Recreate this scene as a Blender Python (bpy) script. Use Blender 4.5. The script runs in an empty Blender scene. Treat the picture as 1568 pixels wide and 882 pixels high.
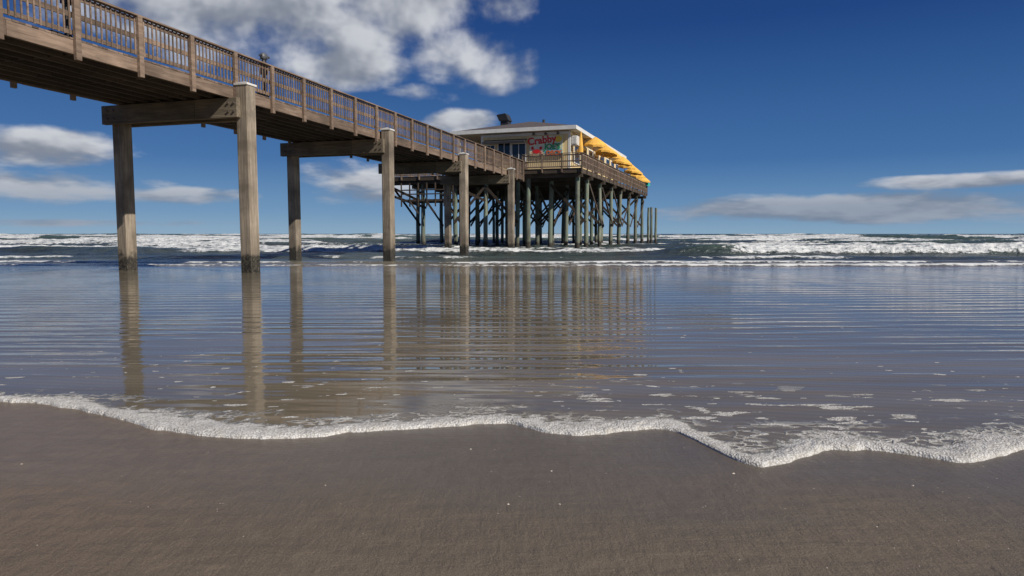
import bpy, bmesh, math, random
import numpy as np
from mathutils import Vector, Matrix
random.seed(7); rng=np.random.RandomState(5)
scene=bpy.context.scene
R=math.radians

# ------------------------------------------------------------------ node helpers
class NT:
    def __init__(s,tree): s.t=tree; s.n=tree.nodes; s.l=tree.links
    def new(s,typ,**kw):
        n=s.n.new(typ)
        for k,v in kw.items(): setattr(n,k,v)
        return n
    def set(s,inp,v):
        if v is None: return
        if isinstance(v,bpy.types.NodeSocket): s.l.new(v,inp)
        else: inp.default_value=v
    def math(s,op,a,b=None,c=None,clamp=False):
        n=s.new('ShaderNodeMath',operation=op); n.use_clamp=clamp
        s.set(n.inputs[0],a); s.set(n.inputs[1],b)
        if c is not None: s.set(n.inputs[2],c)
        return n.outputs[0]
    def mr(s,v,a,b,c=0.0,d=1.0,smooth=True):
        n=s.new('ShaderNodeMapRange'); n.interpolation_type='SMOOTHSTEP' if smooth else 'LINEAR'
        s.set(n.inputs[0],v)
        for i,x in enumerate((a,b,c,d)): s.set(n.inputs[i+1],x)
        return n.outputs[0]
    def mix(s,f,a,b,mode='MIX'):
        n=s.new('ShaderNodeMix',data_type='RGBA',blend_type=mode)
        s.set(n.inputs[0],f)
        s.set(n.inputs[6],a if isinstance(a,bpy.types.NodeSocket) else (*a,1)); s.set(n.inputs[7],b if isinstance(b,bpy.types.NodeSocket) else (*b,1))
        return n.outputs[2]
    def noise(s,vec,scale,detail=4,rough=.55,dist=0):
        n=s.new('ShaderNodeTexNoise'); s.set(n.inputs['Vector'],vec)
        n.inputs['Scale'].default_value=scale; n.inputs['Detail'].default_value=detail
        n.inputs['Roughness'].default_value=rough; n.inputs['Distortion'].default_value=dist
        return n.outputs[0]
    def scalev(s,vec,sc,loc=(0,0,0)):
        n=s.new('ShaderNodeMapping'); s.set(n.inputs[0],vec); n.inputs[3].default_value=sc; n.inputs[1].default_value=loc
        return n.outputs[0]
    def attr(s,name):
        return s.new('ShaderNodeAttribute',attribute_name=name).outputs['Fac']

def mat(name):
    m=bpy.data.materials.new(name); m.use_nodes=True
    nt=NT(m.node_tree); p=nt.n['Principled BSDF']
    return m,nt,p

def wood(name,c1,c2,rough=.8,stretch=(6,.5,6),green=None,zdark=False,var=.35,stain=.5):
    m,nt,p=mat(name)
    tc=nt.new('ShaderNodeTexCoord').outputs['Object']
    r=nt.attr('rnd')
    comb=nt.new('ShaderNodeCombineXYZ'); 
    off=nt.math('MULTIPLY',r,37.0); nt.set(comb.inputs[0],off); nt.set(comb.inputs[2],off)
    add=nt.new('ShaderNodeVectorMath',operation='ADD'); nt.set(add.inputs[0],nt.scalev(tc,stretch)); nt.set(add.inputs[1],comb.outputs[0])
    g=nt.noise(add.outputs[0],2.2,6,.65,.4)
    col=nt.mix(nt.mr(g,.3,.7),c1,c2)
    big=nt.noise(tc,.9,4)
    col=nt.mix(nt.mr(big,.35,.7,0,stain),col,tuple(x*.5 for x in c1))
    v=nt.math('MULTIPLY_ADD',r,var,1-var*.55)
    hs=nt.new('ShaderNodeHueSaturation'); nt.set(hs.inputs['Value'],v); nt.set(hs.inputs['Color'],col)
    col=hs.outputs[0]
    if green:
        col=nt.mix(nt.mr(nt.noise(tc,1.1,4),.35,.65,0,.7),col,green)
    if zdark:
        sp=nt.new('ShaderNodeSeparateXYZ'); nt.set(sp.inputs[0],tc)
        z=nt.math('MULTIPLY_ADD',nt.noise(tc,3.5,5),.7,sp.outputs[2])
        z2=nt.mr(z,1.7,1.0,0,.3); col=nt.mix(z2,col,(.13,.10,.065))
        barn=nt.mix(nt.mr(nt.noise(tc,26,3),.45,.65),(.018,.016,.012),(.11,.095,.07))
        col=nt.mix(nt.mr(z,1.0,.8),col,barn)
    nt.set(p.inputs['Base Color'],col); p.inputs['Roughness'].default_value=rough
    b=nt.new('ShaderNodeBump'); b.inputs['Strength'].default_value=.6; b.inputs['Distance'].default_value=.02
    nt.set(b.inputs['Height'],g); nt.set(p.inputs['Normal'],b.outputs[0])
    return m

def plain(name,c,rough=.6,var=.12,scale=3,metal=0):
    m,nt,p=mat(name)
    tc=nt.new('ShaderNodeTexCoord').outputs['Object']
    g=nt.noise(tc,scale,4)
    col=nt.mix(nt.mr(g,.3,.7),tuple(x*(1-var) for x in c),tuple(min(1,x*(1+var)) for x in c))
    nt.set(p.inputs['Base Color'],col); p.inputs['Roughness'].default_value=rough; p.inputs['Metallic'].default_value=metal
    return m

M={}
M['rail']=wood('rail_wood',(.145,.10,.070),(.28,.20,.145),stretch=(6,.6,6),var=.8)
M['beam']=wood('beam_wood',(.125,.10,.07),(.24,.195,.135),stretch=(.6,6,6))
M['string']=wood('stringer_wood',(.055,.040,.028),(.105,.077,.055),var=.5)  # base colour lowered to deepen the shade under the decks
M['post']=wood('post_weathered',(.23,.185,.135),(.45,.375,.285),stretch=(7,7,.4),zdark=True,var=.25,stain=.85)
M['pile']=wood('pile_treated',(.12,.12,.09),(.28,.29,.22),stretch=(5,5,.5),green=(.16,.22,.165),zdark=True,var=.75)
M['cap']=plain('post_cap_white',(.62,.61,.57),.6,.2)
M['bolt']=plain('galvanised_bolt',(.09,.07,.06),.6,.2)

# ------------------------------------------------------------------ mesh builder
class MB:
    def __init__(s): s.v=[];s.f=[];s.r=[]
    def add(s,vs,fs,r=None):
        r=random.random() if r is None else r
        o=len(s.v); s.v+= [tuple(v) for v in vs]; s.f+=[tuple(i+o for i in f) for f in fs]; s.r+=[r]*len(vs)
    def box(s,x0,x1,y0,y1,z0,z1,r=None):
        s.add([(x0,y0,z0),(x1,y0,z0),(x1,y1,z0),(x0,y1,z0),(x0,y0,z1),(x1,y0,z1),(x1,y1,z1),(x0,y1,z1)],
              [(0,3,2,1),(4,5,6,7),(0,1,5,4),(1,2,6,5),(2,3,7,6),(3,0,4,7)],r)
    def beam(s,p,q,w,h,r=None):
        p=Vector(p);q=Vector(q);d=(q-p).normalized()
        up=Vector((0,0,1)) if abs(d.z)<.95 else Vector((0,1,0))
        a=d.cross(up).normalized();b=a.cross(d).normalized()
        vs=[]
        for c in(p,q):
            for i,j in((-1,-1),(1,-1),(1,1),(-1,1)): vs.append(c+a*(i*w/2)+b*(j*h/2))
        s.add(vs,[(0,1,2,3),(7,6,5,4),(0,4,5,1),(1,5,6,2),(2,6,7,3),(3,7,4,0)],r)
    def cyl(s,p,q,r0,r1,n=12,r=None,wob=0,seg=1):
        p=Vector(p);q=Vector(q);d=(q-p).normalized()
        up=Vector((0,0,1)) if abs(d.z)<.95 else Vector((0,1,0))
        a=d.cross(up).normalized();b=a.cross(d).normalized()
        vs=[];fs=[]
        for k in range(seg+1):
            t=k/seg;c=p.lerp(q,t)+Vector((random.uniform(-wob,wob),random.uniform(-wob,wob),0));rr=r0+(r1-r0)*t
            for i in range(n):
                an=2*math.pi*i/n; vs.append(c+a*math.cos(an)*rr+b*math.sin(an)*rr)
        for k in range(seg):
            for i in range(n):
                fs.append((k*n+i,k*n+(i+1)%n,(k+1)*n+(i+1)%n,(k+1)*n+i))
        fs.append(tuple(range(n-1,-1,-1))); fs.append(tuple(seg*n+i for i in range(n)))
        s.add(vs,fs,r)
    def chpost(s,x,y,h,z0,z1,ch=.035,r=None,cap=False):
        a=h;b=h-ch
        prof=[(b,-a),(a,-b),(a,b),(b,a),(-b,a),(-a,b),(-a,-b),(-b,-a)]
        vs=[(x+u,y+v,z0) for u,v in prof]+[(x+u,y+v,z1) for u,v in prof]
        fs=[(i,(i+1)%8,8+(i+1)%8,8+i) for i in range(8)]+[tuple(range(7,-1,-1)),tuple(range(8,16))]
        s.add(vs,fs,r)
    def obj(s,name,m,parent=None,bevel=0,smooth=False):
        me=bpy.data.meshes.new(name); me.from_pydata(s.v,[],s.f); me.update()
        a=me.attributes.new('rnd','FLOAT','POINT'); a.data.foreach_set('value',s.r)
        o=bpy.data.objects.new(name,me); scene.collection.objects.link(o)
        me.materials.append(m if not isinstance(m,str) else M[m])
        if parent: o.parent=parent
        bm=bmesh.new(); bm.from_mesh(me); bmesh.ops.recalc_face_normals(bm,faces=bm.faces); bm.to_mesh(me); bm.free()
        if bevel:
            b=o.modifiers.new('bevel','BEVEL'); b.width=bevel; b.segments=1; b.limit_method='ANGLE'
        if smooth:
            me.polygons.foreach_set('use_smooth',[True]*len(me.polygons))
        return o
def empty(name,loc,rz):
    e=bpy.data.objects.new(name,None); scene.collection.objects.link(e); e.location=loc; e.rotation_euler=(0,0,rz); e.empty_display_size=.5
    return e

# ------------------------------------------------------------------ PIER (local: x right, y seaward)
pier=empty('wooden_pier',(-8.08,21.1,0),R(-16.6))
SP=9.36; T0=-3*SP-4; T1=33.5; XR=-.30; XL=-4.45
posts=MB();caps=MB();beams=MB();bolts=MB()
for k in range(-3,4):
    t=k*SP
    for x in(0,-4.75):
        posts.chpost(x,t,.21,-1.5,5.66 if x==0 else 5.25)
    b=.235
    caps.add([(-b,t-b,5.66),(b,t-b,5.66),(b,t+b,5.66),(-b,t+b,5.66),(-b,t-b,5.72),(b,t-b,5.72),(b,t+b,5.72),(-b,t+b,5.72),(0,t,5.80)],
             [(0,3,2,1),(0,1,5,4),(1,2,6,5),(2,3,7,6),(3,0,4,7),(4,5,8),(5,6,8),(6,7,8),(7,4,8)])
    for sg in(-1,1):
        y=t+sg*.305
        beams.box(-1.55,-.02,y-.09,y+.09,4.68,5.27,.9); beams.box(-5.15,-1.56,y-.09,y+.09,4.685,5.265,.25)  # lighter right piece: sunlight on the beam end painted into its tone
        for x in(-.12,-.32,-4.65,-4.9):
            for z in(4.85,5.1):
                bolts.cyl((x,y-.10,z),(x,y-.13,z),.035,.03,8)
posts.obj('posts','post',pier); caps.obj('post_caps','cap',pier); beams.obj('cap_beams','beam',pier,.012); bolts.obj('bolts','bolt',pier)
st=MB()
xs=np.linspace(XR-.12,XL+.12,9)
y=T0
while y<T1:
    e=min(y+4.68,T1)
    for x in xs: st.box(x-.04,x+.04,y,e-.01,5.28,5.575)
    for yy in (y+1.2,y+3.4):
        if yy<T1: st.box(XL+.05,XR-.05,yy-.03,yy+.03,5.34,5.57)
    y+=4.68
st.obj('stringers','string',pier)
dk=MB(); y=T0
while y<T1:
    dk.box(XL-.06+random.uniform(-.01,.01),XR+.03+random.uniform(-.01,.01),y,y+.138,5.58,5.62); y+=.146
dk.obj('deck_boards','rail',pier)
fa=MB();rp=MB();rl=MB();pk=MB()
for X,sg in((XR,1),(XL,-1)):
    y=T0
    while y<T1:
        e=min(y+3.57,T1)
        fa.box(X-.02*sg,X+.025*sg,y,e-.008,5.26+random.uniform(-.008,.008),5.575)
        rl.box(X-.075+.03*sg,X+.075+.03*sg,y,e-.006,6.63,6.668)
        rl.box(X-.04*sg,X-.002*sg,y,e-.006,6.50,6.60)
        rl.box(X-.04*sg,X-.002*sg,y,e-.006,6.08,6.20)
        rl.box(X-.04*sg,X-.002*sg,y,e-.006,5.70,5.80)
        y+=3.57
    k=-18
    while True:
        t=-.14+1.787*k; k+=1
        if t<T0: continue
        if t>T1: break
        rp.box(X+.026*sg,X+.12*sg,t-.07,t+.07,5.13,6.625,random.uniform(.5,1.1))
        for z in(5.35,5.5): bolts.cyl((X+.12*sg,t,z),(X+.14*sg,t,z),.02,.018,6)
    y=T0
    while y<T1:
        pk.box(X-.002*sg,X+.022*sg,y-.019,y+.019,5.68,6.63); y+=.14
fa.obj('fascia_boards','rail',pier,.006); rp.obj('railing_posts','rail',pier,.006); rl.obj('rails','rail',pier); pk.obj('balusters','rail',pier)

# ------------------------------------------------------------------ coin viewers on the pier
M['black']=plain('black_painted_steel',(.02,.02,.022),.4,.2)
M['chrome']=plain('cast_aluminium',(.13,.135,.145),.5,.3,14,metal=.3)
def viewer(name,lx,ly,rot):
    m=Matrix.Translation((-8.08,21.1,0))@Matrix.Rotation(R(-16.6),4,'Z')
    p=m@Vector((lx,ly,5.62))
    e=empty(name,p,rot)
    a=MB(); a.cyl((0,0,0),(0,0,.04),.2,.2,16); a.cyl((0,0,.04),(0,0,.12),.12,.08,16); a.cyl((0,0,.12),(0,0,1.15),.07,.07,12); a.box(-.10,.10,-.08,.08,.80,1.15)
    a.box(-.3,.3,-.36,-.14,.02,.16); a.cyl((0,0,1.15),(0,0,1.26),.09,.07,12)
    a.obj('pedestal','black',e)
    h=MB()
    n=14
    prof=[(-.13,.03),(-.12,.06),(-.07,.085),(.02,.095),(.09,.085),(.14,.06),(.15,.04)]
    vs=[];fs=[]
    for yy,r_ in prof:
        for i in range(n):
            an=2*math.pi*i/n; vs.append((math.cos(an)*r_*1.1,yy,1.38+math.sin(an)*r_*1.35))
    for k in range(len(prof)-1):
        for i in range(n): fs.append((k*n+i,k*n+(i+1)%n,(k+1)*n+(i+1)%n,(k+1)*n+i))
    fs+= [tuple(range(n)),tuple((len(prof)-1)*n+i for i in range(n))]
    h.add(vs,fs)
    h.cyl((.05,.12,1.39),(.05,.2,1.39),.035,.038,12);h.cyl((-.05,.12,1.39),(-.05,.2,1.39),.035,.038,12)
    h.cyl((.04,-.11,1.40),(.04,-.17,1.40),.022,.026,10);h.cyl((-.04,-.11,1.40),(-.04,-.17,1.40),.022,.026,10)
    h.beam((-.17,0,1.3),(-.1,0,1.34),.02,.02);h.beam((.17,0,1.3),(.1,0,1.34),.02,.02)
    h.obj('viewer_head','chrome',e)
viewer('coin_operated_viewer',-.60,1.75,R(-20)); viewer('coin_operated_viewer.001',-.55,-5.45,R(-100))

# ------------------------------------------------------------------ PLATFORM  (local x: right edge 0 to left negative, y seaward)
PR=(5.05,50.7,0); PA=R(-19.06)
plat=empty('restaurant_platform',PR,PA)
D=6.05
deck=MB()
y=0
while y<34:
    deck.box(-4.5 if y<3 else -18,-.0,y,y+.138,D-.04,D+random.uniform(-.002,.002)); y+=.146
deck.obj('deck_boards','rail',plat)
fr=MB()
fr.box(-4.5,0,-.06,-.01,D-.36,D-.045); fr.box(.005,.055,-.06,34,D-.36,D-.045); fr.box(-18.06,-18.01,3,34,D-.36,D-.045); fr.box(-18,-4.6,2.94,2.99,D-.36,D-.045)
for x in np.arange(-17.6,-.2,.6):
    fr.box(x-.04,x+.04,3.02 if x<-4.5 else .02,34,D-.32,D-.045)
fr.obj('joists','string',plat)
pl=MB();br=MB()
rows=[3.5,8.5,13.6,18.5,23.5,28.5,33.2]; cols=[-.35,-3.2,-6.0,-8.8,-11.6,-14.6,-17.6]
for x in(-.35,-4.2): pl.cyl((x,.5,-2),(x,.5,D-.36),.21,.17,12,wob=.02,seg=5)
for j,b in enumerate(rows):
    for i,x in enumerate(cols):
        pl.cyl((x+random.uniform(-.15,.15),b+random.uniform(-.15,.15),-2),(x,b,D-.5),random.uniform(.17,.22),.16,12,wob=.03,seg=5,r=random.random()*(1 if i<2 or j==0 else .4))
    br.box(-18.1,.1,b-.28,b-.17,D-.66,D-.37); br.box(-18.1,.1,b+.17,b+.28,D-.66,D-.37)
    for i in range(len(cols)-1):
        if random.random()<.75:
            z0,z1=(2.1,5.1) if random.random()<.5 else (5.1,2.1)
            br.beam((cols[i],b-.24,z0),(cols[i+1],b-.24,z1),.07,.2)
br.box(-4.7,.1,.22,.33,D-.66,D-.37)
for i,x in enumerate(cols):
    for j in range(len(rows)-1):
        if random.random()<.7:
            z0,z1=(2.0,5.1) if random.random()<.5 else (5.1,2.0)
            br.beam((x+.22,rows[j],z0),(x+.22,rows[j+1],z1),.07,.2)
for x in(-8.8,-14.6):
    br.beam((x,3.3,3.9),(x-2.9,3.3,5.2),.08,.2)
br.beam((-17.9,3.3,4.6),(-14.2,3.3,3.4),.08,.2)
br.box(-16.4,-11.6,3.0,6.5,3.95,4.12)
for x in np.arange(-16.4,-11.5,.8): br.box(x-.05,x+.05,2.96,3.04,3.5,5.5)
for z in(4.5,4.85): br.box(-16.4,-11.6,2.90,2.955,z,z+.1)
for x in(-15.6,-14,-12.4): br.beam((x,3.0,3.95),(x+.8,3.0,2.9),.07,.12)
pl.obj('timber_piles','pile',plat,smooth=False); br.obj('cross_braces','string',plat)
mp=MB()
for x,b in((.6,34.5),(.1,35.5),(.9,36.5)): mp.cyl((x,b,-2),(x,b,4.4),.17,.14,10,wob=.03,seg=4)
mp.obj('end_piles','pile',plat)
rr=MB();rk=MB()
def railrun(p,q,step=1.6):
    p=Vector(p);q=Vector(q);L=(q-p).length;d=(q-p).normalized();n=max(1,round(L/step))
    for i in range(n+1):
        c=p+d*(L*i/n); rr.box(c.x-.05,c.x+.05,c.y-.05,c.y+.05,D-.3,D+1.06)
    for z,h,w in((1.08,.045,.15),(.95,.09,.04),(.5,.09,.04),(.1,.09,.04)):
        rr.beam(p+Vector((0,0,D+z)),q+Vector((0,0,D+z)),w,h)
    m=int(L/.15)
    for i in range(m): c=p+d*(L*i/m); rk.box(c.x-.017,c.x+.017,c.y-.017,c.y+.017,D+.08,D+.95)
railrun((.11,-.12,0),(-4.45,-.12,0),1.5); railrun((.11,-.12,0),(.11,34,0),1.8); railrun((-9.6,2.9,0),(-18,2.9,0)); railrun((-18.1,3,0),(-18.1,34,0)); railrun((.1,34,0),(-18,34,0))
rr.obj('rails','rail',plat); rk.obj('balusters','rail',plat)

# ------------------------------------------------------------------ RESTAURANT
rest=empty('beach_restaurant_building',PR,PA)
M['yellow']=plain('yellow_stucco',(.76,.59,.31),.8,.06,2)
M['white']=plain('white_trim',(.74,.73,.69),.6,.06)
M['soffit']=plain('soffit_cream',(.6,.53,.4),.8,.06)
M['roof']=plain('roof_shingles',(.10,.082,.08),.9,.3,9)
M['dark']=plain('dark_vent',(.03,.03,.035),.6,.2)
mg,nt,p=mat('window_glass'); p.inputs['Base Color'].default_value=(.02,.025,.03,1)
nt.set(p.inputs['Roughness'],nt.mr(nt.noise(nt.new('ShaderNodeTexCoord').outputs['Object'],2),.3,.7,.05,.15)); M['glass']=mg
WX0,WX1,WB0,WB1,WZ=-9.2,-1.8,3.6,25.,9.3
w=MB(); w.box(WX0,WX1,WB0,WB1,D+.003,WZ)
w.box(-11.2,WX0-.003,7.5,25,D+.003,WZ)
w.obj('walls','yellow',rest)
tr=MB()
for x in(WX0,WX1): tr.box(x-.09,x+.09,WB0-.02,WB0+.12,D+.01,WZ-.003)
tr.box(WX0,WX1,WB0-.03,WB0-.002,D+.01,D+.25); tr.box(WX0,WX1,WB0-.04,WB0-.002,WZ-.22,WZ-.004)
tr.box(-11.1,-10.95,3.0,3.15,D,WZ)
gl=MB()
for x0,x1,z0,z1 in((-7.75,-6.75,7.0,8.55),(-6.55,-5.45,6.1,8.45),(-8.8,-8.1,7.1,8.4)):
    gl.box(x0,x1,WB0-.03,WB0-.01,z0,z1)
    for a,b_ in((x0-.08,x0),(x1,x1+.08)): tr.box(a,b_,WB0-.06,WB0-.004,z0-.05,z1+.08)
    tr.box(x0,x1,WB0-.06,WB0-.004,z1,z1+.08); tr.box(x0,x1,WB0-.055,WB0-.004,z0-.05,z0); tr.box((x0+x1)/2-.025,(x0+x1)/2+.025,WB0-.05,WB0-.031,z0,z1)
for b in np.arange(5.2,24,2.6):
    gl.box(WX1+.01,WX1+.03,b,b+1.7,7.0,8.6)
    tr.box(WX1+.004,WX1+.06,b-.08,b,6.92,8.68);tr.box(WX1+.004,WX1+.06,b+1.7,b+1.78,6.92,8.68);tr.box(WX1+.004,WX1+.06,b,b+1.7,8.6,8.68);tr.box(WX1+.004,WX1+.06,b,b+1.7,6.92,7.0)
gl.obj('windows','glass',rest); tr.obj('trim','white',rest)
aw=MB(); aw.add([(-8.9,WB0-.07,8.85),(-5.3,WB0-.07,8.85),(-5.3,WB0-.75,8.62),(-8.9,WB0-.75,8.62),(-8.9,WB0-.07,8.77),(-5.3,WB0-.07,8.77),(-5.3,WB0-.75,8.47),(-8.9,WB0-.75,8.47)],
   [(0,1,2,3),(7,6,5,4),(3,2,6,7),(0,3,7,4),(1,5,6,2),(0,4,5,1)]); aw.obj('door_awning','dark',rest)
# hip roof
ex0,ex1,eb0,eb1=-11.7,-1.1,2.9,26.; ez=9.38; rz_=10.95; rx=(ex0+ex1)/2; rb0=eb0+5.2; rb1=eb1-5.2
rf=MB(); rf.add([(ex0,eb0,ez+.22),(ex1,eb0,ez+.22),(ex1,eb1,ez+.22),(ex0,eb1,ez+.22),(rx,rb0,rz_),(rx,rb1,rz_)],[(0,1,4),(1,2,5,4),(2,3,5),(3,0,4,5),(0,3,2,1)]); rf.obj('roof','roof',rest)
fs_=MB(); fs_.box(ex0-.03,ex1+.03,eb0-.03,eb0,ez-.05,ez+.25);fs_.box(ex1,ex1+.03,eb0,eb1,ez-.05,ez+.25);fs_.box(ex0-.03,ex0,eb0,eb1,ez-.05,ez+.25);fs_.box(ex0,ex1,eb1,eb1+.03,ez-.05,ez+.25)
fs_.obj('eaves_fascia','white',rest)
so=MB(); so.box(ex0,ex1,eb0,eb1,ez-.04,ez); so.obj('soffit','soffit',rest)
vt=MB(); vt.box(-8.9,-8.2,7.2,8.0,10.2,11.0); vt.add([(-9.0,7.1,11.0),(-8.1,7.1,11.0),(-8.1,8.1,11.0),(-9.0,8.1,11.0),(-9.2,7.0,11.5),(-8.4,7.0,11.6),(-8.4,8.2,11.6),(-9.2,8.2,11.5)],[(0,3,2,1),(4,5,6,7),(0,1,5,4),(1,2,6,5),(2,3,7,6),(3,0,4,7)])
vt.cyl((-5.5,9,10.6),(-5.5,9,11.2),.12,.12,10); vt.box(-3.9,-3.3,12,12.8,10.3,10.9); vt.obj('roof_vents','dark',rest)
ac=MB(); ac.box(-1.7,-1.2,3.75,4.6,8.2,8.95); ac.box(-1.66,-1.25,3.7,3.745,8.28,8.88); ac.obj('air_conditioner','cap',rest,.02)
wl=MB()
for x in(-4.6,-3.6,-2.6): wl.beam((x,WB0,9.15),(x,WB0-.5,9.22),.03,.03); wl.cyl((x,WB0-.5,9.22),(x,WB0-.55,9.05),.04,.12,10)
wl.obj('gooseneck_lights','dark',rest)

# ------------------------------------------------------------------ sign
sg=empty('restaurant_sign',PR,PA)
M['signb']=plain('sign_board',(.70,.72,.52),.5,.12,4); M['red']=plain('sign_red',(.65,.015,.015),.5,.05); M['green']=plain('sign_green',(.02,.33,.12),.5,.05); M['blue']=plain('sign_orange',(.65,.14,.03),.5,.05)
M['sky_p']=plain('sign_aqua',(.18,.50,.55),.5,.15,5); M['sunp']=plain('sign_yellow',(.80,.55,.05),.5,.1); M['sandp']=plain('sign_sand',(.75,.62,.36),.5,.1)
s_=MB(); s_.box(-5.05,-2.3,WB0-.12,WB0-.045,7.35,8.98); s_.obj('board','signb',sg)
def disc(nm,m,cx,cz,rx,rz,dy):
    b_=MB(); n=20
    pts=[(max(-5.03,min(-2.32,cx+math.cos(2*math.pi*i/n)*rx)),max(7.37,min(8.96,cz+math.sin(2*math.pi*i/n)*rz))) for i in range(n)]
    vs=[(x,WB0-.121-dy,z) for x,z in pts]; b_.add(vs,[tuple(range(n))]); b_.obj(nm,m,sg)
disc('painted_sea','sky_p',-3.0,7.55,1.0,.42,.003); disc('painted_sun','sunp',-2.65,8.7,.3,.26,.006); disc('painted_beach','sandp',-4.5,7.5,.75,.3,.009)
def text(t,x,z,size,m,rot=0):
    c=bpy.data.curves.new('txt_'+t,'FONT'); c.body=t; c.size=size; c.extrude=.012; c.offset=.02; c.align_x='CENTER'
    o=bpy.data.objects.new('lettering_'+t.lower().replace("'",''),c); scene.collection.objects.link(o); o.parent=sg
    o.location=(x,WB0-.15,z); o.rotation_euler=(R(90),R(rot),0); c.materials.append(M[m])
text('Crabby',-4.0,8.40,.80,'red',-5); text("JOE'S",-3.15,7.94,.58,'green'); text('DECK',-3.0,7.45,.5,'blue'); 
cr=MB(); 
def blob(cx,cz,rx,rz):
    n=14; vs=[(cx+math.cos(2*math.pi*i/n)*rx,WB0-.135,cz+math.sin(2*math.pi*i/n)*rz) for i in range(n)]+[(cx+math.cos(2*math.pi*i/n)*rx,WB0-.16,cz+math.sin(2*math.pi*i/n)*rz) for i in range(n)]
    cr.add(vs,[tuple(range(n)),tuple(range(2*n-1,n-1,-1))]+[(i,(i+1)%n,n+(i+1)%n,n+i) for i in range(n)])
blob(-4.45,7.78,.27,.17); blob(-4.8,8.05,.11,.13); blob(-4.1,8.05,.11,.13)
for k in(-1,1):
    for a in(.1,.0,-.1): cr.beam((-4.45+k*.25,WB0-.145,7.73+a),(-4.45+k*.45,WB0-.145,7.55+a*1.6),.02,.035)
    cr.beam((-4.45+k*.2,WB0-.147,7.86),(-4.45+k*.36,WB0-.147,8.0),.02,.05)
cr.obj('crab_emblem','red',sg)

# ------------------------------------------------------------------ umbrellas
M['umb']=plain('umbrella_canvas_yellow',(.84,.47,.085),.85,.10,2); M['teal']=plain('umbrella_canvas_teal',(.03,.4,.32),.85,.06)
M['pole']=plain('umbrella_pole',(.5,.45,.35),.5,.1)
def umbrella(name,lx,ly,h,rad,tilt,m='umb',closed=False):
    mm=Matrix.Translation(PR)@Matrix.Rotation(PA,4,'Z'); p=mm@Vector((lx,ly,D))
    e=empty(name,p,PA+random.uniform(0,.7))
    po=MB(); po.cyl((0,0,.08),(0,0,h),.03,.03,10); po.cyl((0,0,0),(0,0,.08),.3,.26,16); po.obj('pole_and_base','pole',e)
    c=MB(); th=.66 if not closed else 1.7
    if closed: rad=.2
    vs=[(0,0,h+.04)];fs=[]
    prof=[(.33,.24),(.66,.56),(1.0,.94)]+[(1.01,1.2)]
    for fr_,dz in prof:
        for i in range(16):
            an=2*math.pi*i/16; rib=1 if i%2==0 else .93
            vs.append((math.cos(an)*rad*fr_*rib,math.sin(an)*rad*fr_*rib,h-th*dz-(0.0 if i%2==0 else -.05*fr_)))
    for i in range(16): fs.append((0,1+i,1+(i+1)%16))
    for k in range(3):
        for i in range(16): fs.append((1+k*16+i,1+(k+1)*16+i,1+(k+1)*16+(i+1)%16,1+k*16+(i+1)%16))
    c.add(vs,fs); o=c.obj('canopy',m,e); sm=o.modifiers.new('thick','SOLIDIFY'); sm.thickness=.012
    o.rotation_euler=(R(tilt[0]),R(tilt[1]),0)
    if not closed:
        rb=MB()
        for i in range(8):
            an=2*math.pi*i/8; rb.beam((0,0,h-.7),(math.cos(an)*rad*.5,math.sin(an)*rad*.5,h-th*.42),.02,.02)
        rb.obj('ribs','pole',e).rotation_euler=o.rotation_euler
ul=[(-1.1,4.6,3.6,.3,(0,0),'umb',True),(-1.0,9.0,3.4,1.02,(8,4)),(-.9,12.4,3.15,1.05,(-4,9)),(-1.0,16.0,3.15,1.0,(7,3)),(-.8,19.6,2.9,1.05,(2,10)),(-.8,23.2,2.8,1.0,(6,4)),(-.7,26.6,2.55,1.05,(-3,9)),(-.7,30.,2.35,1.0,(6,5)),(-.5,32.8,2.05,1.0,(4,5)),(-.4,33.5,1.7,.85,(4,5),'teal')]
for i,u in enumerate(ul):
    umbrella('patio_umbrella'+('' if i==0 else '.%03d'%i),*u)

# ------------------------------------------------------------------ numpy noise
def vn(x,y,seed):
    r=np.random.RandomState(seed).rand(256,256)
    xi=np.floor(x).astype(int);yi=np.floor(y).astype(int);fx=x-xi;fy=y-yi
    fx=fx*fx*(3-2*fx);fy=fy*fy*(3-2*fy)
    a=r[xi%256,yi%256];b=r[(xi+1)%256,yi%256];c=r[xi%256,(yi+1)%256];d=r[(xi+1)%256,(yi+1)%256]
    return (a*(1-fx)+b*fx)*(1-fy)+(c*(1-fx)+d*fx)*fy
def fb(x,y,seed,o=3):
    s=0;a=.5;t=0
    for k in range(o): s=s+a*vn(x*2**k,y*2**k,seed+k);t+=a;a*=.5
    return s/t
def sst(x,a,b):
    t=np.clip((x-a)/(b-a),0,1); return t*t*(3-2*t)
def grid_obj(name,X,Y,Z,attrs,mats,split=None):
    nr,nc=X.shape
    me=bpy.data.meshes.new(name); co=np.stack([X,Y,Z],-1).reshape(-1,3).astype(np.float32)
    i=np.arange(nr*nc).reshape(nr,nc); q=np.stack([i[:-1,:-1],i[:-1,1:],i[1:,1:],i[1:,:-1]],-1).reshape(-1,4).astype(np.int32)
    me.vertices.add(len(co)); me.vertices.foreach_set('co',co.ravel())
    me.loops.add(q.size); me.loops.foreach_set('vertex_index',q.ravel())
    me.polygons.add(len(q)); me.polygons.foreach_set('loop_start',np.arange(0,q.size,4,dtype=np.int32)); me.polygons.foreach_set('use_smooth',np.ones(len(q),bool))
    me.update(calc_edges=True)
    for k,v in attrs.items():
        a=me.attributes.new(k,'FLOAT','POINT'); a.data.foreach_set('value',v.reshape(-1).astype(np.float32))
    for m in mats: me.materials.append(m)
    if split is not None:
        me.polygons.foreach_set('material_index',(np.arange(len(q))//(nc-1)>=split).astype(np.int32))
    o=bpy.data.objects.new(name,me); scene.collection.objects.link(o); return o

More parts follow.
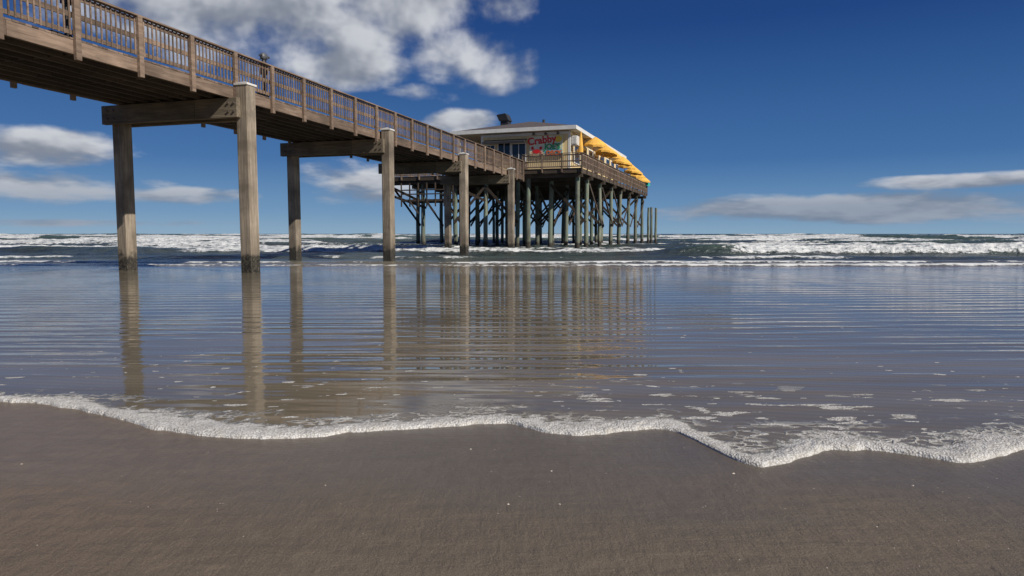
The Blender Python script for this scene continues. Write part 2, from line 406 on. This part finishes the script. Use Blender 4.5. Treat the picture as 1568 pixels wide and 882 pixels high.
# ------------------------------------------------------------------ swash edge contour (world metres)
C=np.array([(-60,7.5),(-20,6.2),(-9,5.2),(-5.5,5.0),(-4.4,4.9),(-3.672,4.815),(-3.352,4.758),(-2.961,4.579),(-2.579,4.38),(-2.23,4.125),(-1.879,3.975),(-1.472,3.923),(-1.204,3.925),(-.966,4.055),(-.658,4.111),(-.344,4.197),(-.017,4.255),(.143,4.083),(.373,3.975),(.657,4.055),(.873,4.139),(.98,4.08),(1.05,3.93),(1.13,3.67),(1.19,3.50),(1.28,3.43),(1.465,3.51),(1.726,3.705),(1.992,3.728),(2.181,3.616),(2.346,3.489),(2.568,3.562),(2.842,3.705),(3.4,3.85),(4.3,3.6),(6,4.0),(10,3.7),(20,4.4),(60,5)])
_xs=np.linspace(-60,60,24001); _ys=np.interp(_xs,C[:,0],C[:,1])
_k=np.hanning(25);_k/=_k.sum(); _ys=np.convolve(np.pad(_ys,12,'edge'),_k,'valid'); _sl=np.gradient(_ys,_xs)
_k=np.hanning(61);_k/=_k.sum(); _sl=np.sqrt(1+(.6*np.convolve(np.pad(_sl,30,'edge'),_k,'valid'))**2)
def contour(x):
    y=np.interp(x,_xs,_ys)
    return y+(vn(x*9,x*0,31)-.5)*.035+(vn(x*28,x*0,32)-.5)*.015

# ------------------------------------------------------------------ WATER
d=[0];
while d[-1]<.6: d.append(d[-1]+.009)
while d[-1]<20: d.append(d[-1]*1.025)
while d[-1]<110: d.append(d[-1]+.22)
while d[-1]<400: d.append(d[-1]+1.2+ (d[-1]-110)*.01)
while d[-1]<9000: d.append(d[-1]*1.12)
d=np.array(d); nc=1050
split=int(np.searchsorted(d,17.5))
xi=np.linspace(-1,1,nc); xi=np.sign(xi)*np.abs(xi)**1.25
W=7+1.25*d
X=W[:,None]*xi[None,:]; Dd=np.repeat(d[:,None],nc,1)
Y=4+Dd+(contour(X)-4)*np.exp(-Dd/2.5)
slope=np.interp(X,_xs,_sl)
Ds=Dd/(1+(slope-1)*np.exp(-Dd/.8))
wd=.14+.15*vn(X*2.2,Dd*0,41)+.08*vn(X*9,Dd*0,42)     # foam bead width
Z=.005*sst(Dd,0,.02)-.003*(Dd<.001)
ridge=np.clip(Ds/wd,0,1)
Z+= (.020*np.sin(np.pi*ridge**.6))*(Ds<wd)*(.55+.5*vn(X*16,Dd*20,43)+.3*vn(X*45,Dd*50,44))/slope**1.3
foam=np.zeros_like(X)
# waves: (distance, height, front, back)
wl_=[(25.5,.07,.25,1.0),(28.5,.09,.35,1.3),(32.5,.14,.5,1.8),(39.5,.62,.9,3.2),(46,.28,1.1,3),(53,.36,1.2,3.5),(61,.42,1.3,3.5),(71,.50,1.5,4),(84,.55,1.6,4.5),(100,.62,1.9,5),(120,.75,2.4,6),(145,.9,3,8),(175,1.0,4,9),(215,1.1,5,12),(275,1.2,8,16)]
for i,(y0,H,lf,lb) in enumerate(wl_):
    yc=y0+(fb(X/30,X*0,60+i*5,3)-.5)*min(y0*.16,14)
    if i==3: yc=39.5+(fb(X/22,X*0,60,2)-.5)*4-.03*(X-10)
    s=Y-yc
    amp=H*(.45+.85*fb(X/14,X*0+i*3.3,200+i,2))
    bk=sst(fb(X/(8+y0*.10),X*0+i*1.7,300+i*3,3),.44,.58)
    if i==0: bk=.55+.45*sst(X,1,5); amp=H*(.7+.6*sst(X,1,5))
    if i==1: bk=.8*sst(fb(X/4,X*0,410,3),.36,.6)
    if i==2: bk=.85*sst(fb(X/5,X*0,420,3),.4,.6)
    if i==3: amp=H*(.05+.95*sst(X,6,12.5))*(.8+.4*fb(X/6,X*0,77,2)); bk=sst(X,11,14)*(.80+.2*fb(X/5,X*0,78,2))
    if i in(5,7): bk=np.clip(bk*.6+sst(-X,4,10)*(.5+.5*fb(X/7,X*0,430+i,2)),0,1)
    if 4<=i<=8: amp=amp*(1-.45*sst(X,-8,0)*(1-sst(X,18,26)))
    lf_=lf*(1-.25*bk)
    prof=np.where(s<0,np.exp(-(s/lf_)**2),np.exp(-(s/lb)**2))
    Z+=amp*prof
    fr_=np.where(s<0,np.exp(-(s/(lf_*1.3))**4),np.exp(-(s/(lb*.15))**2))
    if i>3: fr_=fr_*.92
    wash=np.where(s<0,0,np.exp(-s/(lb*1.0)))*.36
    if i<3: wash*=.9
    foam=np.maximum(foam,bk*np.maximum(fr_,wash))
deep=sst(Y,24,45)
Z+=deep*((fb(X/2.2,Y/1.1,500,3)-.5)*.26+(fb(X/7,Y/3.,520,2)-.5)*.30*sst(Y,40,80))
Z+=sst(foam,.5,.9)*(fb(X*1.6,Y*1.6,540,3)-.35)*.28*deep
Z+=sst(Y,22.5,26)*(fb(X/1.5,Y/.5,560,2)-.5)*.05
Z*=1-sst(Y,330,900)*.8
cap_=sst(fb(X/9,Y/3.5,600,3),.60,.68)*sst(Y,45,80)
foam=np.maximum(foam,cap_*.9*(1-sst(Y,1200,3000)))

def wavetex(nt,geo,scale,rot,dist,dsc):
    w=nt.new('ShaderNodeTexWave'); w.wave_type='BANDS'; w.bands_direction='Y'; w.wave_profile='SIN'
    mp=nt.new('ShaderNodeMapping'); nt.set(mp.inputs[0],geo); mp.inputs[2].default_value=(0,0,R(rot)); nt.set(w.inputs['Vector'],mp.outputs[0])
    w.inputs['Scale'].default_value=scale; w.inputs['Distortion'].default_value=dist; w.inputs['Detail'].default_value=2; w.inputs['Detail Scale'].default_value=dsc
    return w.outputs['Fac']
def ripples(nt,geo):
    w1=wavetex(nt,geo,.66,-4,3.0,.3)
    w2=wavetex(nt,geo,1.35,3,4.0,.35)
    rm=nt.mr(nt.noise(nt.scalev(geo,(.15,.3,0)),1,2),.34,.60,.2,1)
    w3=nt.noise(nt.scalev(geo,(.55,3.0,0)),1.3,3,.55)
    h=nt.math('MULTIPLY',nt.math('POWER',w1,2.6),.0078)
    h=nt.math('ADD',h,nt.math('MULTIPLY',nt.math('POWER',w2,1.8),.0028))
    h=nt.math('MULTIPLY',h,rm)
    return nt.math('ADD',h,nt.math('MULTIPLY',w3,.0070))
def base_sand(nt,geo):
    big=nt.noise(nt.scalev(geo,(.25,.9,1)),1.0,3)
    c=nt.mix(nt.mr(big,.35,.65),(.165,.140,.100),(.220,.185,.132))
    rp_=wavetex(nt,geo,3.2,8,5,.5)   # sand ripple marks seen through the film
    return nt.mix(nt.mr(rp_,.2,.9,0,.22),c,(.10,.085,.062))
# --- near shallow film
def near_mat():
    m,nt,p=mat('shallow_wash_water')
    geo=nt.new('ShaderNodeNewGeometry').outputs['Position']
    sp=nt.new('ShaderNodeSeparateXYZ'); nt.set(sp.inputs[0],geo); px,py,pz=sp.outputs
    sh=nt.attr('shore'); wdt=nt.attr('beadw')
    col=base_sand(nt,geo)
    rag=nt.noise(nt.scalev(geo,(1,1,0)),10,6,.75)
    q=nt.math('DIVIDE',sh,wdt)
    f_bead=nt.mr(nt.math('ADD',q,nt.math('MULTIPLY',nt.math('SUBTRACT',rag,.5),nt.mr(q,.1,.8,.5,3.2))),1.2,.8)
    wrp=nt.new('ShaderNodeVectorMath',operation='ADD'); nz=nt.new('ShaderNodeTexNoise'); nt.set(nz.inputs['Vector'],geo); nz.inputs['Scale'].default_value=6; nz.inputs['Detail'].default_value=3
    sc=nt.new('ShaderNodeVectorMath',operation='SCALE'); nt.set(sc.inputs[0],nz.outputs['Color']); sc.inputs['Scale'].default_value=.25
    nt.set(wrp.inputs[0],geo); nt.set(wrp.inputs[1],sc.outputs[0])
    vor=nt.new('ShaderNodeTexVoronoi',feature='DISTANCE_TO_EDGE'); nt.set(vor.inputs['Vector'],nt.scalev(wrp.outputs[0],(1,1.3,0))); vor.inputs['Scale'].default_value=9
    edge=nt.mr(vor.outputs['Distance'],.14,.03)
    lm=nt.noise(nt.scalev(geo,(.9,2.4,0)),1.9,3,.5)
    rb=nt.mr(px,.4,1.6,0,.05)
    f_lace=nt.math('MULTIPLY',edge,nt.math('MULTIPLY',nt.mr(sh,.7,.15),nt.mr(nt.math('ADD',lm,rb),.50,.60)))
    raft=nt.noise(nt.scalev(geo,(1,2.6,0),(3,1,0)),2.4,4,.55)
    f_raft=nt.math('MULTIPLY',nt.mr(nt.math('ADD',raft,nt.mr(px,-1,1.5,0,.05)),.645,.665),nt.math('MULTIPLY',nt.mr(sh,.1,.25),nt.mr(sh,1.7,.9)))
    f_raft=nt.math('MULTIPLY',f_raft,nt.mr(rag,.35,.5,.35,1))
    fl=nt.noise(nt.scalev(geo,(1,2.0,0),(3,1,0)),5.5,2,.5)
    fmask=nt.noise(nt.scalev(geo,(.5,.5,0),(7,3,0)),.9,2,.5)
    thr=nt.math('SUBTRACT',nt.mr(sh,.3,4.5,.70,.785),nt.mr(px,-2.5,1.2,.0,.03))
    f_fl=nt.mr(nt.math('SUBTRACT',nt.math('ADD',fl,nt.math('MULTIPLY',nt.math('SUBTRACT',fmask,.5),.25)),thr),0,.015)
    f_fl=nt.math('MULTIPLY',f_fl,nt.math('MULTIPLY',nt.mr(sh,.12,.3),nt.mr(sh,14,5)))
    stn=nt.noise(nt.scalev(geo,(.35,2.4,0)),1.7,5,.65)
    f_st=nt.math('MULTIPLY',nt.mr(stn,.62,.70),nt.math('MULTIPLY',nt.mr(px,-1.5,-6),nt.math('MULTIPLY',nt.mr(py,7,10),nt.mr(py,20,13,0,.35))))
    fm=nt.math('MAXIMUM',nt.math('MAXIMUM',f_bead,f_st),nt.math('MAXIMUM',nt.math('MAXIMUM',f_lace,f_fl),f_raft))
    bub=nt.new('ShaderNodeTexVoronoi'); nt.set(bub.inputs['Vector'],geo); bub.inputs['Scale'].default_value=80
    fcol=nt.mix(nt.mr(bub.outputs['Distance'],.25,.8),(.72,.71,.68),(.45,.43,.39))
    fcol=nt.mix(nt.mr(rag,.42,.64,0,.5),fcol,(.40,.37,.32))
    nt.set(p.inputs['Base Color'],nt.mix(fm,col,fcol))
    nt.set(p.inputs['Roughness'],nt.mr(fm,0,1,.05,.75)); p.inputs['IOR'].default_value=1.34
    nt.set(p.inputs['Specular IOR Level'],nt.math('MULTIPLY_ADD',fm,-.35,.5))
    w4=nt.noise(nt.scalev(geo,(1.2,4,0)),3.5,2,.5)
    h=nt.math('ADD',ripples(nt,geo),nt.math('MULTIPLY',w4,.0014))
    h=nt.math('MULTIPLY',h,nt.mr(sh,.1,2.6,.14,1))
    h=nt.math('ADD',h,nt.math('MULTIPLY',fm,nt.math('ADD',nt.math('MULTIPLY',rag,.016),nt.math('MULTIPLY_ADD',bub.outputs['Distance'],-.006,.003))))
    b=nt.new('ShaderNodeBump'); b.inputs['Distance'].default_value=1.0; nt.set(b.inputs['Height'],h); nt.set(p.inputs['Normal'],b.outputs[0])
    return m
def far_mat():
    m,nt,p=mat('sea_water_surface')
    geo=nt.new('ShaderNodeNewGeometry').outputs['Position']
    sp=nt.new('ShaderNodeSeparateXYZ'); nt.set(sp.inputs[0],geo); px,py,pz=sp.outputs
    fo=nt.attr('foam'); deepf=nt.mr(py,22,34)
    sea=nt.mix(nt.mr(nt.noise(nt.scalev(geo,(.05,.12,.1)),1,3),.35,.65),(.042,.052,.050),(.062,.084,.076))
    sea=nt.mix(nt.mr(pz,.2,.65,0,.8),sea,(.072,.11,.078))
    col=nt.mix(deepf,base_sand(nt,geo),sea)
    n1=nt.noise(nt.scalev(geo,(1,1.6,1)),2.6,6,.72)
    f=nt.mr(nt.math('ADD',fo,nt.math('MULTIPLY',nt.math('SUBTRACT',n1,.5),2.5)),.40,.68)
    fm=nt.math('MULTIPLY',f,nt.mr(fo,.03,.12))
    fcol=nt.mix(nt.mr(n1,.35,.62,.75,0),(.80,.80,.78),(.33,.38,.40))
    nt.set(p.inputs['Base Color'],nt.mix(fm,col,fcol))
    nt.set(p.inputs['Roughness'],nt.mix(fm,nt.mix(deepf,(.05,)*3,(.25,)*3),(.75,)*3)); p.inputs['IOR'].default_value=1.34
    nt.set(p.inputs['Specular IOR Level'],nt.math('MULTIPLY_ADD',fm,-.35,.5))
    chop=nt.math('ADD',nt.math('MULTIPLY',nt.noise(nt.scalev(geo,(.7,1.5,1)),1.1,4,.65),.5),nt.math('MULTIPLY',nt.noise(nt.scalev(geo,(.2,.45,1)),1,3,.6),.7))
    h=nt.math('ADD',nt.math('MULTIPLY',ripples(nt,geo),nt.math('SUBTRACT',1.0,deepf)),nt.math('MULTIPLY',chop,nt.mr(py,22,40,0,1)))
    b=nt.new('ShaderNodeBump'); b.inputs['Distance'].default_value=1.0; nt.set(b.inputs['Height'],h); nt.set(p.inputs['Normal'],b.outputs[0])
    return m
grid_obj('sea_water',X,Y,Z,{'shore':Ds,'foam':foam,'beadw':wd},[near_mat(),far_mat()],split)

# ------------------------------------------------------------------ SAND
m,nt,p=mat('damp_beach_sand')
geo=nt.new('ShaderNodeNewGeometry').outputs['Position']
sp=nt.new('ShaderNodeSeparateXYZ'); nt.set(sp.inputs[0],geo); px,py,pz=sp.outputs
nA=nt.noise(nt.scalev(geo,(.5,.9,0)),1.1,4,.5,.3); nB=nt.noise(geo,9,5,.6); nC=nt.noise(geo,150,3,.85); nD=nt.noise(nt.scalev(geo,(5,1.2,0)),5,5,.65)
nE=nt.noise(geo,55,3,.6); nF=nt.noise(nt.scalev(geo,(.6,3,0)),4,4,.6,.5)
wet=nt.mr(nt.math('MULTIPLY_ADD',nA,1.6,py),3.0,4.6)
col=nt.mix(wet,(.180,.142,.100),(.135,.112,.086))
col=nt.mix(nt.mr(nA,.35,.65,0,.45),col,(.115,.096,.074))
col=nt.mix(nt.mr(px,-.4,-2.4,0,.5),col,(.235,.160,.100))
col=nt.mix(nt.mr(nB,.35,.7,0,.3),col,(.085,.07,.053))
col=nt.mix(nt.mr(nF,.4,.7,0,.3),col,(.09,.075,.057))
col=nt.mix(nt.mr(nD,.4,.7,0,.25),col,(.08,.066,.052))
col=nt.mix(nt.mr(nC,.48,.72,0,.8),col,(.31,.25,.185))
col=nt.mix(nt.mr(nC,.46,.28,0,.7),col,(.04,.033,.026))
nt.set(p.inputs['Base Color'],col)
nt.set(p.inputs['Roughness'],nt.mr(wet,0,1,.6,.30)); nt.set(p.inputs['Specular IOR Level'],nt.mr(wet,0,1,.3,.5))
hh=nt.math('ADD',nt.math('MULTIPLY',nC,.0040),nt.math('ADD',nt.math('MULTIPLY',nD,.008),nt.math('MULTIPLY',nB,.011)))
hh=nt.math('ADD',hh,nt.math('ADD',nt.math('MULTIPLY',nA,.03),nt.math('ADD',nt.math('MULTIPLY',nF,.010),nt.math('MULTIPLY',nE,.0034))))
b=nt.new('ShaderNodeBump'); b.inputs['Distance'].default_value=1; nt.set(b.inputs['Strength'],nt.mr(wet,0,1,1,.5)); nt.set(b.inputs['Height'],hh); nt.set(p.inputs['Normal'],b.outputs[0])
yy=np.concatenate([-np.geomspace(3000,4,30),np.linspace(-3,8,60),np.geomspace(9,9000,60)]); xx=np.concatenate([-np.geomspace(9000,6,50),np.linspace(-5.5,5.5,80),np.geomspace(6,9000,50)])
XX,YY=np.meshgrid(xx,yy); ZZ=-np.clip((YY-7)*.03,0,3)+np.clip((-YY-6)*.03,0,1.5)
grid_obj('beach_sand',XX,YY,ZZ,{},[m])
# shells
sm_=MB()
M['shell']=plain('shell_fragment',(.55,.49,.41),.6,.4,60)
k=0
while k<150:
    x=random.uniform(-3.5,3.5) if random.random()<.5 else random.uniform(.8,3.4); y=random.uniform(1.9,4.0)
    if y>float(contour(np.array([x]))[0])-.05: continue
    k+=1; r_=random.choice([.002,.003,.003,.003,.004,.008]); a0=random.random()*6
    vs=[(x+math.cos(a0+i*1.05)*r_*random.uniform(.6,1.2),y+math.sin(a0+i*1.05)*r_*random.uniform(.6,1.2),.0005) for i in range(6)]+[(x,y,r_*.6)]
    sm_.add(vs,[(i,(i+1)%6,6) for i in range(6)])
sm_.obj('shell_fragments','shell')

# ------------------------------------------------------------------ LIGHT / SKY
EL=R(37); AZ=math.atan2(.8,-.6)
sv=Vector((math.sin(AZ)*math.cos(EL),math.cos(AZ)*math.cos(EL),math.sin(EL)))
L=bpy.data.lights.new('sun','SUN'); L.energy=4.5; L.angle=R(.5); L.color=(1,.94,.85)
lo=bpy.data.objects.new('sun',L); scene.collection.objects.link(lo); lo.rotation_euler=sv.to_track_quat('Z','Y').to_euler(); lo.location=(30,-20,40)
wld=bpy.data.worlds.new('World'); scene.world=wld; wld.use_nodes=True
nt=NT(wld.node_tree); bg=nt.n['Background']; bg.inputs[1].default_value=.1
sky=nt.new('ShaderNodeTexSky'); sky.sky_type='NISHITA'; sky.sun_disc=False; sky.sun_elevation=EL; sky.sun_rotation=AZ; sky.air_density=1.0; sky.dust_density=.2; sky.ozone_density=3
tc=nt.new('ShaderNodeTexCoord').outputs['Generated']
sp=nt.new('ShaderNodeSeparateXYZ'); nt.set(sp.inputs[0],tc)
A=nt.math('MULTIPLY',nt.math('ARCTAN2',sp.outputs[0],sp.outputs[1]),57.2958)
E=nt.math('MULTIPLY',nt.math('ARCSINE',sp.outputs[2]),57.2958)
ramp=nt.new('ShaderNodeValToRGB'); nt.set(ramp.inputs[0],nt.math('DIVIDE',E,45.0,clamp=True))
el=ramp.color_ramp.elements
stops=[(0,(2.1,3.6,5.2)),(.04,(1.15,2.6,4.7)),(.13,(.33,1.32,3.55)),(.36,(.04,.44,2.0)),(.55,(.02,.28,1.4)),(1,(.03,.25,1.25))]
while len(el)<len(stops): el.new(.5)
for e_,(q_,c_) in zip(el,stops): e_.position=q_; e_.color=(*c_,1)
skyc=nt.mix(.92,sky.outputs[0],ramp.outputs[0])
clouds=[(-19.5,16.2,13.5,4.6,1.1),(-8.0,18.4,10.5,3.8,1.15),(-3.6,14.2,5.0,3.2,1.15),(-14,13.3,7,2.2,.95),(-4.4,9.2,3.8,1.1,1),(-12.3,4.0,5.5,2.1,1.0),(-34.5,5.8,6,1.6,1.05),(-33.5,3.3,8,1.3,1.05),(-25.5,2.9,6,.8,.95),(27,1.9,15.5,1.25,1.25),(33,3.6,9.5,.6,1.05),(-31,.8,15,.4,.6),(-7,11.3,4.5,1.2,.6),
        (75,20,22,6,.9),(-80,22,25,8,.9),(150,25,30,8,.9),(-150,18,25,8,.9),(-14,40,22,8,.8)]  # clouds out of view, added for reflections
Dm=None
for a,e_,rx_,ry_,w_ in clouds:
    u=nt.math('DIVIDE',nt.math('SUBTRACT',A,a),rx_); v=nt.math('DIVIDE',nt.math('SUBTRACT',E,e_),ry_)
    dd=nt.math('SUBTRACT',w_,nt.math('ADD',nt.math('MULTIPLY',u,u),nt.math('MULTIPLY',v,v)))
    Dm=dd if Dm is None else nt.math('MAXIMUM',Dm,dd)
Dm=nt.math('MAXIMUM',Dm,-1.6)
def cl(da,de,sc=1.25,det=8):
    c=nt.new('ShaderNodeCombineXYZ'); nt.set(c.inputs[0],nt.math('MULTIPLY',nt.math('ADD',A,da),.1))
    ee=nt.math('MAXIMUM',nt.math('ADD',E,de+3.0),.5)
    nt.set(c.inputs[1],nt.math('MULTIPLY',nt.math('LOGARITHM',ee,math.e),2.3))
    return nt.noise(c.outputs[0],sc,det,.56,.1)
n0=cl(0,0); n1=cl(1.2,1.1,1.25,4)
n0b=cl(0,0,1.25,4)
val=nt.math('ADD',nt.math('MULTIPLY',Dm,.90),nt.math('MULTIPLY',nt.math('SUBTRACT',n0,.5),3.3))
alpha=nt.mr(val,.02,.95,0,.98)
lit=nt.mr(nt.math('ADD',nt.math('SUBTRACT',n0b,n1),nt.math('MULTIPLY',nt.math('SUBTRACT',n0,.5),-.25)),-.14,.14)
thick=nt.mr(val,.5,1.9)
cc=nt.mix(lit,(2.2,2.5,3.1),(6.2,6.4,6.8))
cc=nt.mix(nt.math('MULTIPLY',thick,.35),cc,(2.8,3.1,3.7))
low=nt.mr(E,5,1.6,0,.68); cc=nt.mix(low,cc,(1.7,2.3,3.3))
nt.set(bg.inputs[0],nt.mix(alpha,skyc,cc))

cam=bpy.data.cameras.new('camera'); co=bpy.data.objects.new('camera',cam); scene.collection.objects.link(co); scene.camera=co
cam.lens=24; cam.sensor_width=36; cam.clip_end=20000; cam.clip_start=.05; co.location=(0,0,1.2); co.rotation_euler=(R(90-4.54),0,0)
scene.view_settings.view_transform='Standard'; scene.view_settings.look='None'; scene.view_settings.exposure=0
